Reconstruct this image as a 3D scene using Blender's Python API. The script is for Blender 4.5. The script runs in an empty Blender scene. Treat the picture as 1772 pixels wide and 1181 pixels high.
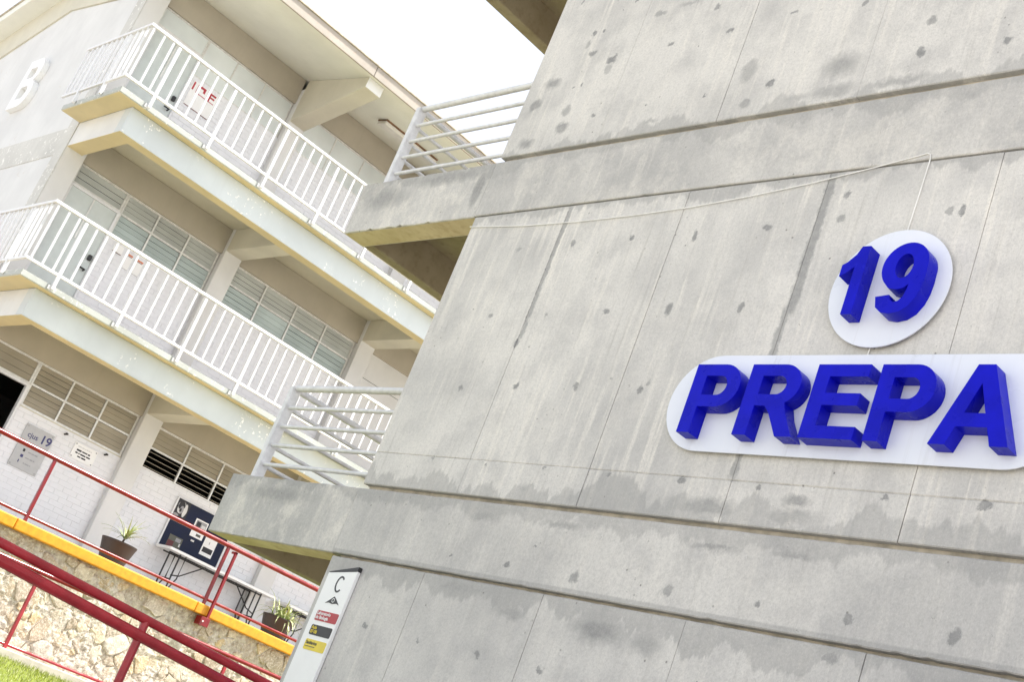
import bpy, bmesh, math, random
from mathutils import Vector, Matrix, noise as mnoise

random.seed(7)
SC = bpy.context.scene
COL = SC.collection

# ------------------------------------------------------------------ camera
YAW, PITCH, ROLL = math.radians(51.9875), math.radians(19.1775), math.radians(21.682)
def make_camera():
    cy, sy, cp, sp, cr, sr = math.cos(YAW), math.sin(YAW), math.cos(PITCH), math.sin(PITCH), math.cos(ROLL), math.sin(ROLL)
    f = Vector((-sy*cp, cy*cp, sp)); r0 = Vector((cy, sy, 0)); u0 = r0.cross(f)
    r = r0*cr + u0*sr; u = u0*cr - r0*sr
    cam = bpy.data.cameras.new('camera'); cam.sensor_width = 36.0; cam.lens = 36.0*2354.0/1772.0
    cam.clip_start = 0.05; cam.clip_end = 6000
    o = bpy.data.objects.new('camera', cam); COL.objects.link(o)
    m = Matrix.Identity(4)
    for i in range(3):
        m[i][0] = r[i]; m[i][1] = u[i]; m[i][2] = -f[i]
    o.matrix_world = m
    SC.camera = o
make_camera()

# ------------------------------------------------------------------ world, sun, exposure
SUN_EL = math.radians(62)
SUN_AZ = math.radians(35)          # clockwise from +Y towards +X: high sun behind the stair tower's front wall
SKY_STRENGTH = 0.15
SUN_STRENGTH = 3.6
EXPOSURE = 1.38
w = bpy.data.worlds.new('World'); SC.world = w; w.use_nodes = True
wn = w.node_tree; wn.nodes.clear()
sky = wn.nodes.new('ShaderNodeTexSky'); sky.sky_type = 'NISHITA'; sky.sun_disc = False
sky.sun_elevation = SUN_EL; sky.sun_rotation = SUN_AZ
sky.air_density = 1.0; sky.dust_density = 6.0; sky.ozone_density = 0.6; sky.altitude = 1500
hs = wn.nodes.new('ShaderNodeHueSaturation'); hs.inputs['Saturation'].default_value = 0.30
bg = wn.nodes.new('ShaderNodeBackground'); bg.inputs['Strength'].default_value = SKY_STRENGTH
wo = wn.nodes.new('ShaderNodeOutputWorld')
wn.links.new(sky.outputs[0], hs.inputs['Color']); wn.links.new(hs.outputs[0], bg.inputs['Color']); wn.links.new(bg.outputs[0], wo.inputs[0])
sl = bpy.data.lights.new('sun', 'SUN'); sl.energy = SUN_STRENGTH; sl.angle = math.radians(0.6); sl.color = (1.0, 0.95, 0.87)
so = bpy.data.objects.new('sun', sl); COL.objects.link(so)
sd = Vector((math.sin(SUN_AZ)*math.cos(SUN_EL), math.cos(SUN_AZ)*math.cos(SUN_EL), math.sin(SUN_EL)))
so.rotation_euler = sd.to_track_quat('Z', 'Y').to_euler(); so.location = (0, 0, 40)
SC.view_settings.view_transform = 'Standard'; SC.view_settings.look = 'None'
SC.view_settings.exposure = EXPOSURE; SC.view_settings.gamma = 1.0; SC.view_settings.use_curve_mapping = False

# ------------------------------------------------------------------ node helpers
class NT:
    def __init__(s, name):
        s.m = bpy.data.materials.new(name); s.m.use_nodes = True; s.t = s.m.node_tree
        s.b = s.t.nodes['Principled BSDF']
        s._pos = None
    def n(s, typ, **kw):
        x = s.t.nodes.new(typ)
        for k, v in kw.items(): setattr(x, k, v)
        return x
    def put(s, sock, v):
        if hasattr(v, 'is_linked') or isinstance(v, bpy.types.NodeSocket): s.t.links.new(v, sock)
        else: sock.default_value = v
    def pos(s):
        if s._pos is None: s._pos = s.n('ShaderNodeNewGeometry').outputs['Position']
        return s._pos
    def math(s, op, a, b=0.0, clamp=False):
        x = s.n('ShaderNodeMath', operation=op, use_clamp=clamp); s.put(x.inputs[0], a); s.put(x.inputs[1], b); return x.outputs[0]
    def vec(s, op, a, b=(0, 0, 0)):
        x = s.n('ShaderNodeVectorMath', operation=op); s.put(x.inputs[0], a); s.put(x.inputs[1], b)
        return x.outputs['Value'] if op in ('LENGTH', 'DOT_PRODUCT', 'DISTANCE') else x.outputs['Vector']
    def noise(s, scale=(1, 1, 1), sc=1.0, detail=4, rough=0.55, p=None, off=(0, 0, 0)):
        v = s.vec('MULTIPLY', p or s.pos(), scale); v = s.vec('ADD', v, off)
        x = s.n('ShaderNodeTexNoise'); x.inputs['Scale'].default_value = sc; x.inputs['Detail'].default_value = detail
        x.inputs['Roughness'].default_value = rough; s.t.links.new(v, x.inputs['Vector']); return x
    def rng(s, v, a, b, c=0.0, d=1.0, smooth=False):
        x = s.n('ShaderNodeMapRange'); x.clamp = True
        if smooth: x.interpolation_type = 'SMOOTHSTEP'
        s.put(x.inputs[0], v)
        for i, q in enumerate((a, b, c, d)): x.inputs[i+1].default_value = q
        return x.outputs[0]
    def mix(s, f, a, b, mode='MIX'):
        x = s.n('ShaderNodeMix', data_type='RGBA', blend_type=mode); s.put(x.inputs[0], f)
        for i, q in ((6, a), (7, b)):
            if isinstance(q, tuple): q = tuple(q) + ((1,) if len(q) == 3 else ())
            s.put(x.inputs[i], q)
        return x.outputs[2]
    def bump(s, h, strength=0.3, dist=0.01):
        x = s.n('ShaderNodeBump'); x.inputs['Strength'].default_value = strength; x.inputs['Distance'].default_value = dist
        s.t.links.new(h, x.inputs['Height']); s.t.links.new(x.outputs[0], s.b.inputs['Normal'])
    def base(s, c):
        if isinstance(c, tuple): c = tuple(c) + ((1,) if len(c) == 3 else ())
        s.put(s.b.inputs['Base Color'], c)
    def rough(s, r): s.put(s.b.inputs['Roughness'], r)

def simple(name, col, rough=0.5, metal=0.0, var=0.08, sc=6.0, bump=0.0, coat=0.0):
    t = NT(name); nz = t.noise(sc=sc, detail=5)
    f = t.rng(nz.outputs[0], .35, .65)
    t.base(t.mix(f, tuple(c*(1-var) for c in col), tuple(min(1, c*(1+var)) for c in col)))
    t.rough(t.rng(nz.outputs[0], .3, .7, max(.03, rough-.08), min(1, rough+.08)))
    t.b.inputs['Metallic'].default_value = metal
    if coat: t.b.inputs['Coat Weight'].default_value = coat; t.b.inputs['Coat Roughness'].default_value = .12
    if bump:
        b = t.noise(sc=sc*8, detail=3); t.bump(b.outputs[0], bump, .004)
    return t.m

def concrete(name, patches=(), bands=(), tone=1.0, streak=1.0, seed=0.0, lines=(), peel=0.0):
    t = NT(name); P = t.pos()
    big = t.noise(sc=.75, detail=5, off=(seed, 0, seed)); mid = t.noise(sc=3.2, detail=8, rough=.65, off=(0, seed, 0))
    fine = t.noise(sc=45, detail=6, rough=.7)
    st = t.noise(scale=(9, 9, .55), sc=1.6, detail=7, rough=.62, off=(seed, 2, 0))
    st2 = t.noise(scale=(26, 26, 1.1), sc=1.3, detail=5, rough=.6, off=(seed, 5, 0))
    where = t.noise(sc=1.1, detail=3, off=(7, seed, 1))
    c0 = tuple(x*tone for x in (.48, .468, .45)); c1 = tuple(x*tone for x in (.625, .605, .572)); c2 = tuple(x*tone for x in (.74, .705, .645))
    col = t.mix(t.rng(big.outputs[0], .40, .60), c0, c1)
    col = t.mix(t.math('MULTIPLY', t.rng(mid.outputs[0], .47, .68), .45), col, tuple(x*tone for x in (.36, .355, .355)))
    f = t.math('MULTIPLY', t.rng(st.outputs[0], .52, .72), t.rng(where.outputs[0], .37, .58, .15, .78*streak))
    col = t.mix(f, col, c2)
    f = t.math('MULTIPLY', t.rng(st2.outputs[0], .55, .75), t.rng(where.outputs[0], .64, .4, .06, .45*streak))
    col = t.mix(f, col, tuple(x*tone for x in (.36, .345, .32)))
    if peel:
        pl = t.noise(scale=(1, 1, .8), sc=3.4, detail=9, rough=.68, off=(seed, seed, 4))
        col = t.mix(t.math('MULTIPLY', t.rng(pl.outputs[0], .50, .60), peel*.6), col, tuple(x*tone for x in (.73, .695, .635)))
    # damp and mortar stains: irregular shapes on the cast face
    wob = t.noise(sc=11, detail=7, rough=.72)
    wob2 = t.vec('MULTIPLY', t.vec('SUBTRACT', wob.outputs['Color'], (.5, .5, .5)), (.10, .10, .16))
    PW = t.vec('ADD', P, wob2)
    acc = None
    for (x, z, rx, rz, k) in patches:
        v = t.vec('MULTIPLY', t.vec('SUBTRACT', PW, (x, 6.0, z)), (1/rx, 0, 1/rz))
        big_patch = rx > .08
        q = t.rng(t.vec('LENGTH', v), 1.45 if big_patch else 1.25, .45 if big_patch else .75, 0, min(1, k*1.75))
        acc = q if acc is None else t.math('MAXIMUM', acc, q)
    for (x, rx, za, zb, k) in lines:         # vertical run marks along a joint
        xs = t.n('ShaderNodeSeparateXYZ'); t.t.links.new(PW, xs.inputs[0])
        a = t.rng(t.math('ABSOLUTE', t.math('SUBTRACT', xs.outputs[0], x)), rx*1.25, rx*.7, 0, k)
        b = t.math('MULTIPLY', t.rng(xs.outputs[2], za-.03, za+.03), t.rng(xs.outputs[2], zb+.03, zb-.03))
        q = t.math('MULTIPLY', a, b); acc = q if acc is None else t.math('MAXIMUM', acc, q)
    sep = t.n('ShaderNodeSeparateXYZ'); t.t.links.new(P, sep.inputs[0])
    edge = t.noise(scale=(1.2, 1, .0), sc=1.7, detail=6, rough=.6, off=(seed*3, 0, 0))
    drip = t.noise(scale=(5, 1, .25), sc=1.7, detail=9, rough=.68, off=(seed, 0, 0))
    for (z0, z1, k) in bands:                # from full at z0 to nothing at z1, ragged along the wall
        h = abs(z1-z0); sg = 1 if z1 > z0 else -1
        d = t.math('MULTIPLY', t.math('SUBTRACT', sep.outputs[2], z0), sg)
        reach = t.math('ADD', t.rng(edge.outputs[0], .36, .66, 0, h*1.9), t.rng(drip.outputs[0], .36, .66, -.035, .04))
        q = t.rng(t.math('SUBTRACT', reach, d), -.006, .022, 0, k)
        q = t.math('MULTIPLY', q, t.rng(d, -.06, -.05))
        acc = q if acc is None else t.math('MAXIMUM', acc, q)
    if acc is not None:
        rag = t.rng(t.noise(sc=26, detail=5, rough=.65).outputs[0], .3, .6, .72, 1.0)
        col = t.mix(t.math('MULTIPLY', acc, rag, True), col, tuple(x*tone for x in (.215, .215, .215)))
    # blow holes
    vo = t.n('ShaderNodeTexVoronoi'); vo.inputs['Scale'].default_value = 11; t.t.links.new(P, vo.inputs['Vector'])
    pit = t.math('MULTIPLY', t.rng(vo.outputs['Distance'], .10, .05), t.rng(t.noise(sc=2.3, detail=2).outputs[0], .52, .6))
    col = t.mix(t.math('MULTIPLY', pit, .75), col, (.17, .165, .155))
    # fine grain
    gr = t.noise(scale=(1, 1, .6), sc=130, detail=4, rough=.7)
    col = t.mix(t.rng(fine.outputs[0], .42, .72, .0, .36), col, tuple(x*tone for x in (.30, .295, .285)))
    col = t.mix(t.rng(gr.outputs[0], .5, .72, .0, .34), col, tuple(x*tone for x in (.28, .275, .265)))
    col = t.mix(t.rng(gr.outputs[0], .46, .28, .0, .22), col, tuple(min(.85, x*tone) for x in (.78, .77, .74)))
    chip = t.math('MULTIPLY', t.rng(t.noise(sc=22, detail=6, rough=.7).outputs[0], .66, .70), .8)
    col = t.mix(chip, col, tuple(x*tone for x in (.24, .235, .225)))
    t.base(col); t.rough(t.rng(mid.outputs[0], .3, .7, .72, .92)); t.b.inputs['Specular IOR Level'].default_value = .3
    hh = t.math('ADD', t.math('MULTIPLY', fine.outputs[0], .35), t.math('MULTIPLY', st.outputs[0], .9))
    hh = t.math('SUBTRACT', hh, t.math('MULTIPLY', pit, .7)); hh = t.math('ADD', hh, t.math('MULTIPLY', mid.outputs[0], .6))
    t.bump(hh, .45, .012)
    return t.m

def paint(name, col, chips=0.0, dirt=.12, rough=.62, raw=(.62, .60, .56)):
    t = NT(name); a = t.noise(sc=1.3, detail=6); b = t.noise(scale=(8, 8, .7), sc=1.0, detail=5)
    c = t.mix(t.rng(a.outputs[0], .35, .68), tuple(x*(1-dirt) for x in col), col)
    c = t.mix(t.math('MULTIPLY', t.rng(b.outputs[0], .55, .75), dirt*2), c, tuple(x*.8 for x in col))
    h = t.noise(sc=60, detail=3).outputs[0]
    if chips:
        v = t.noise(sc=16, detail=4, rough=.6); wv = t.noise(sc=1.5, detail=2, off=(3, 1, 2))
        m = t.math('MULTIPLY', t.rng(v.outputs[0], .60, .63), t.rng(wv.outputs[0], .66-chips*.25, .72-chips*.25))
        c = t.mix(m, c, raw); h = t.math('SUBTRACT', h, t.math('MULTIPLY', m, 1.5))
    t.base(c); t.rough(rough); t.bump(h, .12, .004)
    return t.m

M = {}
# ---- stains read off the cast wall (x, z, half width, half height, strength)
U1 = [(-8.538,6.834,.014,.021,.5),(-8.196,6.416,.022,.025,.6),(-8.084,6.406,.016,.02,.6),(-8.106,6.181,.049,.029,.5),(-7.831,6.062,.052,.042,.6),(-7.829,5.962,.042,.056,.3),(-8.221,6.293,.022,.044,.35),(-8.482,5.932,.091,.048,.45),(-8.599,5.731,.069,.057,.45),(-8.122,5.42,.075,.054,.45),(-8.151,5.592,.054,.046,.35),(-8.509,5.312,.09,.046,.45),(-8.085,5.849,.015,.016,.7),(-8.179,5.859,.016,.014,.5),(-7.188,6.084,.033,.02,.6),(-6.587,6.081,.035,.017,.5),(-6.819,6.361,.027,.027,.5),(-7.451,6.447,.07,.028,.35),(-7.142,6.478,.115,.023,.3),(-6.612,5.483,.017,.012,.6),(-7.205,5.483,.014,.013,.6),(-7.106,5.324,.092,.021,.3),(-7.784,5.486,.026,.018,.5),(-6.243,5.632,.065,.104,.3),(-6.171,5.324,.048,.047,.35),(-7.805,6.667,.021,.015,.6),
      (-5.999,6.109,.035,.018,.5),(-5.379,6.051,.02,.026,.5),(-4.776,5.746,.039,.039,.45),(-4.788,5.49,.035,.038,.65),(-4.176,5.46,.034,.036,.6),(-5.995,5.471,.034,.038,.6),(-5.408,5.511,.139,.089,.4),(-5.403,5.291,.154,.055,.35),(-4.895,5.276,.246,.038,.35),(-5.728,5.295,.122,.033,.3)]
MID = [(-7.421,4.241,.028,.027,.5),(-6.811,4.228,.022,.018,.6),(-6.196,4.205,.024,.042,.55),(-8.026,4.227,.028,.017,.35),(-6.791,3.618,.036,.021,.5),(-6.192,3.611,.033,.046,.55),(-5.569,3.595,.026,.037,.5),(-8.053,3.616,.022,.018,.45),(-7.404,3.604,.022,.014,.4),(-8.051,2.985,.027,.029,.5),(-7.434,3.009,.028,.03,.55),(-6.812,2.995,.026,.023,.5),(-6.19,2.99,.023,.039,.6),(-6.135,3.062,.019,.016,.4),(-7.614,3.377,.029,.036,.6),(-7.419,2.374,.014,.012,.5),(-8.05,2.391,.015,.017,.4),(-6.813,2.374,.015,.012,.4),(-6.2,2.372,.02,.016,.55),(-6.492,3.08,.02,.012,.35),(-5.574,4.219,.032,.027,.55),(-5.005,4.232,.029,.029,.45),(-5.006,4.417,.026,.02,.5),(-4.24,4.219,.028,.027,.4),(-4.157,4.205,.019,.033,.55),(-5.572,2.371,.035,.026,.6),(-4.981,2.36,.017,.02,.5),(-4.132,2.369,.024,.019,.5),(-3.549,2.377,.036,.027,.5),(-5.324,2.214,.294,.057,.4),(-4.689,2.306,.09,.034,.45),(-4.724,2.203,.225,.053,.35)]
LOW = [(-6.614,1.821,.015,.012,.5),(-7.415,1.669,.013,.012,.5),(-6.82,1.658,.031,.018,.55),(-6.175,1.654,.032,.038,.45),(-5.396,1.665,.036,.032,.4),(-7.239,1.983,.165,.039,.3),(-6.454,1.991,.175,.026,.35),(-4.74,1.671,.021,.02,.5),(-4.143,1.669,.029,.025,.45),(-3.531,1.671,.035,.039,.5),(-4.19,1.445,.059,.029,.4),(-5.152,1.97,.177,.024,.4),(-4.579,1.983,.145,.019,.35),(-8.039,1.057,.03,.021,.5),(-7.41,1.038,.016,.012,.5),(-6.79,1.042,.028,.02,.5),(-6.191,1.04,.027,.022,.5),(-7.192,1.454,.376,.044,.3),(-6.635,1.349,.127,.041,.35),(-5.832,1.351,.214,.077,.45),(-5.422,1.33,.119,.074,.35)]
M['con_up'] = concrete('cast_concrete_upper', U1, [(5.16, 5.27, .42)], 1.06, 1.1, 1.3, peel=.25)
M['con_mid'] = concrete('cast_concrete_middle', MID, [(2.10, 2.25, .42), (4.60, 4.53, .45)], 1.10, 1.3, 4.7, peel=.3,
                        lines=[(-7.60, .020, 3.4, 4.6, .7), (-5.165, .038, 3.55, 4.62, .8), (-5.195, .03, 2.4, 3.6, .7)])
M['con_low'] = concrete('cast_concrete_lower', LOW, [(1.52, 1.38, .42), (2.06, 1.99, .36)], 1.05, .8, 9.1, peel=.2)
M['con_band'] = concrete('cast_concrete_band', (), [(5.14, 5.05, .3)], 1.0, .8, 12.4, peel=.6)
M['con_slab'] = concrete('cast_concrete_landing', [(-10.3, 4.95, .3, .12, .4), (-9.4, 5.08, .5, .07, .4), (-8.9, 4.9, .06, .2, .4), (-9.9, 1.95, .5, .07, .3)], [(5.15, 5.02, .5), (2.08, 2.0, .4)], 1.0, .8, 15.2, peel=1.1)
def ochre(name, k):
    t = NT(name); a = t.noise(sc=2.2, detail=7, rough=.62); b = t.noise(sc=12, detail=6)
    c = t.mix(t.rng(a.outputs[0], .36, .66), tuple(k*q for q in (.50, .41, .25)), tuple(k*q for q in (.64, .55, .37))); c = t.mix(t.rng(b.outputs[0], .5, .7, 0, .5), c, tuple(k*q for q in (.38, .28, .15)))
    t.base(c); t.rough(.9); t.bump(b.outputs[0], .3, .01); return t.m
M['con_soffit'] = ochre('soffit_concrete_bounce_tint', 1.0)  # warm light bounced off the ground is put into this colour
M['con_shade'] = ochre('slab_concrete_shade_tint', .42)  # same tint darkened to paint the shade under the landings
M['groove'] = simple('groove_concrete', (.48, .43, .35), .9, var=.25, sc=9)
M['cream'] = paint('cream_wall_paint', (.71, .71, .70), chips=.25)
M['white_wall'] = paint('white_wall_paint', (.80, .80, .79), dirt=.07)
M['fascia'] = paint('weathered_fascia_paint', (.60, .64, .66), chips=.55, raw=(.88, .87, .85))
M['edge'] = paint('chipped_slab_edge_paint', (.46, .48, .45), chips=1.1, dirt=.2, raw=(.66, .66, .63))
M['old'] = paint('weathered_plaster', (.62, .61, .57), chips=1.2, dirt=.2, raw=(.80, .79, .75))
M['soffit'] = paint('cream_paint_bounce_shade', (.63, .60, .49), dirt=.14)  # cream with bounce warmth and under-slab shade put into the colour
M['lip'] = paint('soffit_paint_bounce_tint', (.70, .59, .34), dirt=.16)  # yellow stands for ground light bounced onto the undersides
M['roofsoffit'] = paint('pale_roof_soffit_paint', (.80, .80, .73), dirt=.1)
M['head'] = paint('beam_paint_shade_tint', (.45, .41, .335), dirt=.14)  # darkened and browned to paint the shade above the windows
M['roof'] = paint('roof_fascia_plaster', (.47, .42, .36), chips=1.0, dirt=.3, raw=(.40, .32, .26))
M['brick'] = paint('white_painted_brick', (.79, .80, .83), dirt=.06)
M['mortar'] = simple('painted_mortar', (.73, .74, .77), .8, var=.06)
def rail_mat():
    t = NT('white_rail_enamel'); a = t.noise(sc=14, detail=5); b = t.noise(sc=34, detail=6, rough=.7); w_ = t.noise(sc=2.1, detail=3)
    c = t.mix(t.rng(a.outputs[0], .35, .65), (.68, .685, .70), (.75, .755, .77))
    c = t.mix(t.math('MULTIPLY', t.rng(b.outputs[0], .62, .68), t.rng(w_.outputs[0], .5, .6)), c, (.28, .15, .08))
    t.base(c); t.rough(t.rng(a.outputs[0], .3, .7, .3, .5)); t.bump(b.outputs[0], .15, .002); return t.m
M['rail'] = rail_mat()
M['grail'] = simple('pale_grey_rail_enamel', (.64, .64, .645), .38, var=.10, sc=14)
M['red'] = simple('red_enamel', (.20, .002, .004), .22, var=.14, sc=9); M['red'].node_tree.nodes['Principled BSDF'].inputs['Specular IOR Level'].default_value = .5
M['dred'] = simple('dark_red_enamel', (.30, .018, .026), .12, var=.18, sc=9)
M['yellow'] = simple('yellow_kerb_paint', (.68, .30, .012), .55, var=.12, sc=14, bump=.1)
M['alu'] = simple('aluminium_frame', (.70, .70, .68), .42, .3, var=.12, sc=20)
M['door'] = simple('grey_green_door_enamel', (.55, .60, .59), .45, var=.05)
M['black'] = simple('black_steel', (.015, .015, .017), .45, var=.2)
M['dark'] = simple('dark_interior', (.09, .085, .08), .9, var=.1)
def sheet_mat():
    t = NT('white_plastic_board'); a = t.noise(sc=2.2, detail=5); st = t.noise(scale=(16, 16, .6), sc=1.2, detail=6, rough=.62)
    c = t.mix(t.rng(a.outputs[0], .35, .65), (.71, .745, .82), (.76, .785, .85))
    c = t.mix(t.math('MULTIPLY', t.rng(st.outputs[0], .58, .74), .28), c, (.46, .46, .47))
    t.base(c); t.rough(t.rng(a.outputs[0], .3, .7, .24, .42)); return t.m
M['sheet'] = sheet_mat()
M['blue'] = simple('blue_acrylic', (.004, .005, .46), .3, var=.12, sc=5, bump=.04); M['blue'].node_tree.nodes['Principled BSDF'].inputs['Specular IOR Level'].default_value = .12
M['cable'] = simple('white_cable', (.80, .79, .76), .5)
M['paper'] = simple('white_paper', (.86, .86, .86), .8, var=.03)
M['redink'] = simple('red_print', (.42, .03, .05), .6)
M['orange'] = simple('orange_print', (.62, .20, .10), .6)
M['ink'] = simple('dark_print', (.02, .02, .025), .6)
M['navy'] = simple('navy_felt', (.013, .019, .048), .9, var=.12)
M['navyink'] = simple('navy_print', (.05, .05, .16), .6)
M['grey_plaque'] = simple('brushed_steel_plaque', (.44, .44, .44), .42, .1, var=.05)
M['pot'] = simple('brown_planter', (.034, .021, .016), .5, var=.12)
M['soil'] = simple('potting_soil', (.05, .035, .025), .95, var=.3, sc=40)
M['signred'] = simple('sign_red', (.40, .035, .045), .4)
M['signblack'] = simple('sign_black', (.02, .02, .022), .4)
M['signyellow'] = simple('sign_yellow', (.74, .58, .05), .4)
M['signwhite'] = simple('sign_white', (.84, .84, .83), .35, var=.02)
M['grey'] = simple('grey_print', (.30, .30, .31), .6)
M['lightgrey'] = simple('light_grey_print', (.62, .62, .62), .6)
M['maroon'] = simple('maroon_print_and_shadow', (.12, .02, .025), .6)
M['olive'] = simple('olive_print', (.10, .10, .08), .6)
M['lamp'] = simple('lamp_housing', (.72, .70, .66), .5)
M['rust'] = simple('rusty_lamp_housing', (.22, .12, .07), .8, var=.3)
M['kerb'] = simple('pale_concrete_kerb', (.50, .46, .39), .85, var=.12, sc=8, bump=.2)
M['added_floor'] = simple('added_dark_floor', (.30, .23, .17), .6, var=.15, sc=4)  # dark colour for the added floor sheet that cuts bounce light
M['floor'] = simple('platform_concrete', (.40, .375, .34), .75, var=.14, sc=3, bump=.15)

def glass(name, col, rough):
    t = NT(name); nz = t.noise(sc=1.1, detail=3)
    oi = t.n('ShaderNodeObjectInfo')
    c = t.mix(t.rng(nz.outputs[0], .3, .7), tuple(x*.82 for x in col), tuple(x*1.12 for x in col))
    c = t.mix(t.math('MULTIPLY', oi.outputs['Random'], .35), c, tuple(x*.6 for x in col))
    t.base(c); t.rough(rough); t.b.inputs['IOR'].default_value = 1.52; t.b.inputs['Specular IOR Level'].default_value = .5
    t.b.inputs['Transmission Weight'].default_value = .12
    return t.m
M['louver'] = glass('green_louver_glass', (.58, .61, .59), .14)
M['louver_low'] = glass('blue_grey_louver_glass', (.54, .63, .63), .08)
M['frost'] = glass('frosted_pane_glass', (.80, .86, .86), .34)
M['tan_glass'] = glass('brown_grey_louver_glass', (.44, .40, .32), .2)

def stone_mat():
    t = NT('rubble_stone'); oi = t.n('ShaderNodeObjectInfo')
    r = t.n('ShaderNodeValToRGB'); t.t.links.new(oi.outputs['Random'], r.inputs[0])
    cr = r.color_ramp; cs = [(.0, (.56, .44, .28)), (.2, (.44, .37, .29)), (.38, (.70, .62, .48)), (.55, (.40, .33, .27)), (.7, (.62, .46, .24)), (.85, (.58, .54, .48)), (1, (.68, .57, .40))]
    while len(cr.elements) < len(cs): cr.elements.new(.5)
    for e, (p, c) in zip(cr.elements, cs): e.position = p; e.color = (*c, 1)
    a = t.noise(sc=9, detail=7, rough=.65); b = t.noise(sc=40, detail=5, rough=.7)
    c = t.mix(t.rng(a.outputs[0], .40, .66, 0, .75), r.outputs[0], (.27, .21, .15))
    c = t.mix(t.rng(b.outputs[0], .48, .66, 0, .75), c, (.80, .74, .64))
    t.base(c); t.rough(.88)
    t.bump(t.math('ADD', a.outputs[0], t.math('MULTIPLY', b.outputs[0], .5)), .7, .02)
    return t.m
M['stone'] = stone_mat()
def mortar_mat():
    t = NT('rough_mortar'); a = t.noise(sc=14, detail=7, rough=.7); b = t.noise(sc=2.5, detail=4)
    c = t.mix(t.rng(a.outputs[0], .35, .68), (.30, .25, .20), (.80, .75, .66)); c = t.mix(t.rng(b.outputs[0], .4, .65, 0, .5), c, (.45, .37, .27))
    t.base(c); t.rough(.95); t.bump(a.outputs[0], .9, .03); return t.m
M['rmortar'] = mortar_mat()
def ground_mat():
    t = NT('warm_paving'); a = t.noise(sc=.5, detail=7); b = t.noise(sc=11, detail=6)
    c = t.mix(t.rng(a.outputs[0], .35, .65), (.37, .352, .325), (.44, .42, .39)); c = t.mix(t.rng(b.outputs[0], .35, .7, 0, .4), c, (.34, .29, .23))
    t.base(c); t.rough(.9); t.bump(b.outputs[0], .3, .01); return t.m
M['ground'] = ground_mat()
def lawn_mat():
    t = NT('lawn_grass'); a = t.noise(sc=2.2, detail=5); b = t.noise(sc=60, detail=5)
    c = t.mix(t.rng(a.outputs[0], .35, .65), (.15, .20, .015), (.22, .27, .02)); c = t.mix(t.rng(b.outputs[0], .35, .65), c, (.20, .25, .06))
    t.base(c); t.rough(.9); t.bump(b.outputs[0], .8, .03); return t.m
M['lawn'] = lawn_mat()
def leaf_mat(name, a, b):
    t = NT(name); oi = t.n('ShaderNodeObjectInfo'); nz = t.noise(sc=30, detail=2)
    c = t.mix(oi.outputs['Random'], a, b); c = t.mix(t.rng(nz.outputs[0], .5, .62), c, (.55, .56, .32))
    t.base(c); t.rough(.42); t.b.inputs['Subsurface Weight'].default_value = .0
    return t.m
M['leaf'] = leaf_mat('spider_plant_leaf', (.20, .29, .06), (.42, .46, .20))
M['blade'] = leaf_mat('grass_blade', (.20, .26, .015), (.32, .36, .04))

# ------------------------------------------------------------------ mesh helpers
class MB:
    def __init__(s): s.v = []; s.f = []
    def add(s, vs, fs):
        o = len(s.v); s.v += [tuple(p) for p in vs]; s.f += [tuple(i+o for i in f) for f in fs]; return s
    def box(s, x0, x1, y0, y1, z0, z1):
        vs = [(x0,y0,z0),(x1,y0,z0),(x1,y1,z0),(x0,y1,z0),(x0,y0,z1),(x1,y0,z1),(x1,y1,z1),(x0,y1,z1)]
        return s.add(vs, [(0,3,2,1),(4,5,6,7),(0,1,5,4),(1,2,6,5),(2,3,7,6),(3,0,4,7)])
    def hexa(s, vs): return s.add(vs, [(0,3,2,1),(4,5,6,7),(0,1,5,4),(1,2,6,5),(2,3,7,6),(3,0,4,7)])
    def tube(s, pts, r, n=10, cap=True):
        pts = [Vector(p) for p in pts]; rings = []
        up = Vector((0, 0, 1)); prev = None
        for i, p in enumerate(pts):
            d = (pts[min(i+1, len(pts)-1)] - pts[max(i-1, 0)]).normalized()
            a = d.cross(up)
            if a.length < .05: a = d.cross(Vector((0, 1, 0)))
            a.normalize(); b = a.cross(d)
            rr = r[i] if isinstance(r, (list, tuple)) else r
            rings.append([p + a*math.cos(t)*rr + b*math.sin(t)*rr for t in (2*math.pi*k/n for k in range(n))])
        vs = [q for ring in rings for q in ring]; fs = []
        for i in range(len(pts)-1):
            for k in range(n): fs.append((i*n+k, i*n+(k+1) % n, (i+1)*n+(k+1) % n, (i+1)*n+k))
        if cap: fs.append(tuple(range(n-1, -1, -1))); fs.append(tuple((len(pts)-1)*n+k for k in range(n)))
        return s.add(vs, fs)
    def poly(s, pts): return s.add(pts, [tuple(range(len(pts)))])
    def mesh(s, name, org=(0, 0, 0), bev=0.0, seg=1, smooth=False):
        m = bpy.data.meshes.new(name)
        m.from_pydata([(a-org[0], b-org[1], c-org[2]) for a, b, c in s.v], [], s.f); m.update()
        bm = bmesh.new(); bm.from_mesh(m); bmesh.ops.recalc_face_normals(bm, faces=bm.faces)
        if bev:
            es = [e for e in bm.edges if len(e.link_faces) == 2 and e.calc_face_angle(0) > .5]
            bmesh.ops.bevel(bm, geom=es, offset=bev, segments=seg, affect='EDGES', profile=.5, clamp_overlap=True)
        bm.to_mesh(m); bm.free()
        if smooth: m.shade_auto(m) if hasattr(m, 'shade_auto') else [setattr(p, 'use_smooth', True) for p in m.polygons]
        return m

def smooth_mesh(m, ang=40):
    for p in m.polygons: p.use_smooth = True
    try: m.set_sharp_from_angle(angle=math.radians(ang))
    except Exception: pass
    return m

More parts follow.
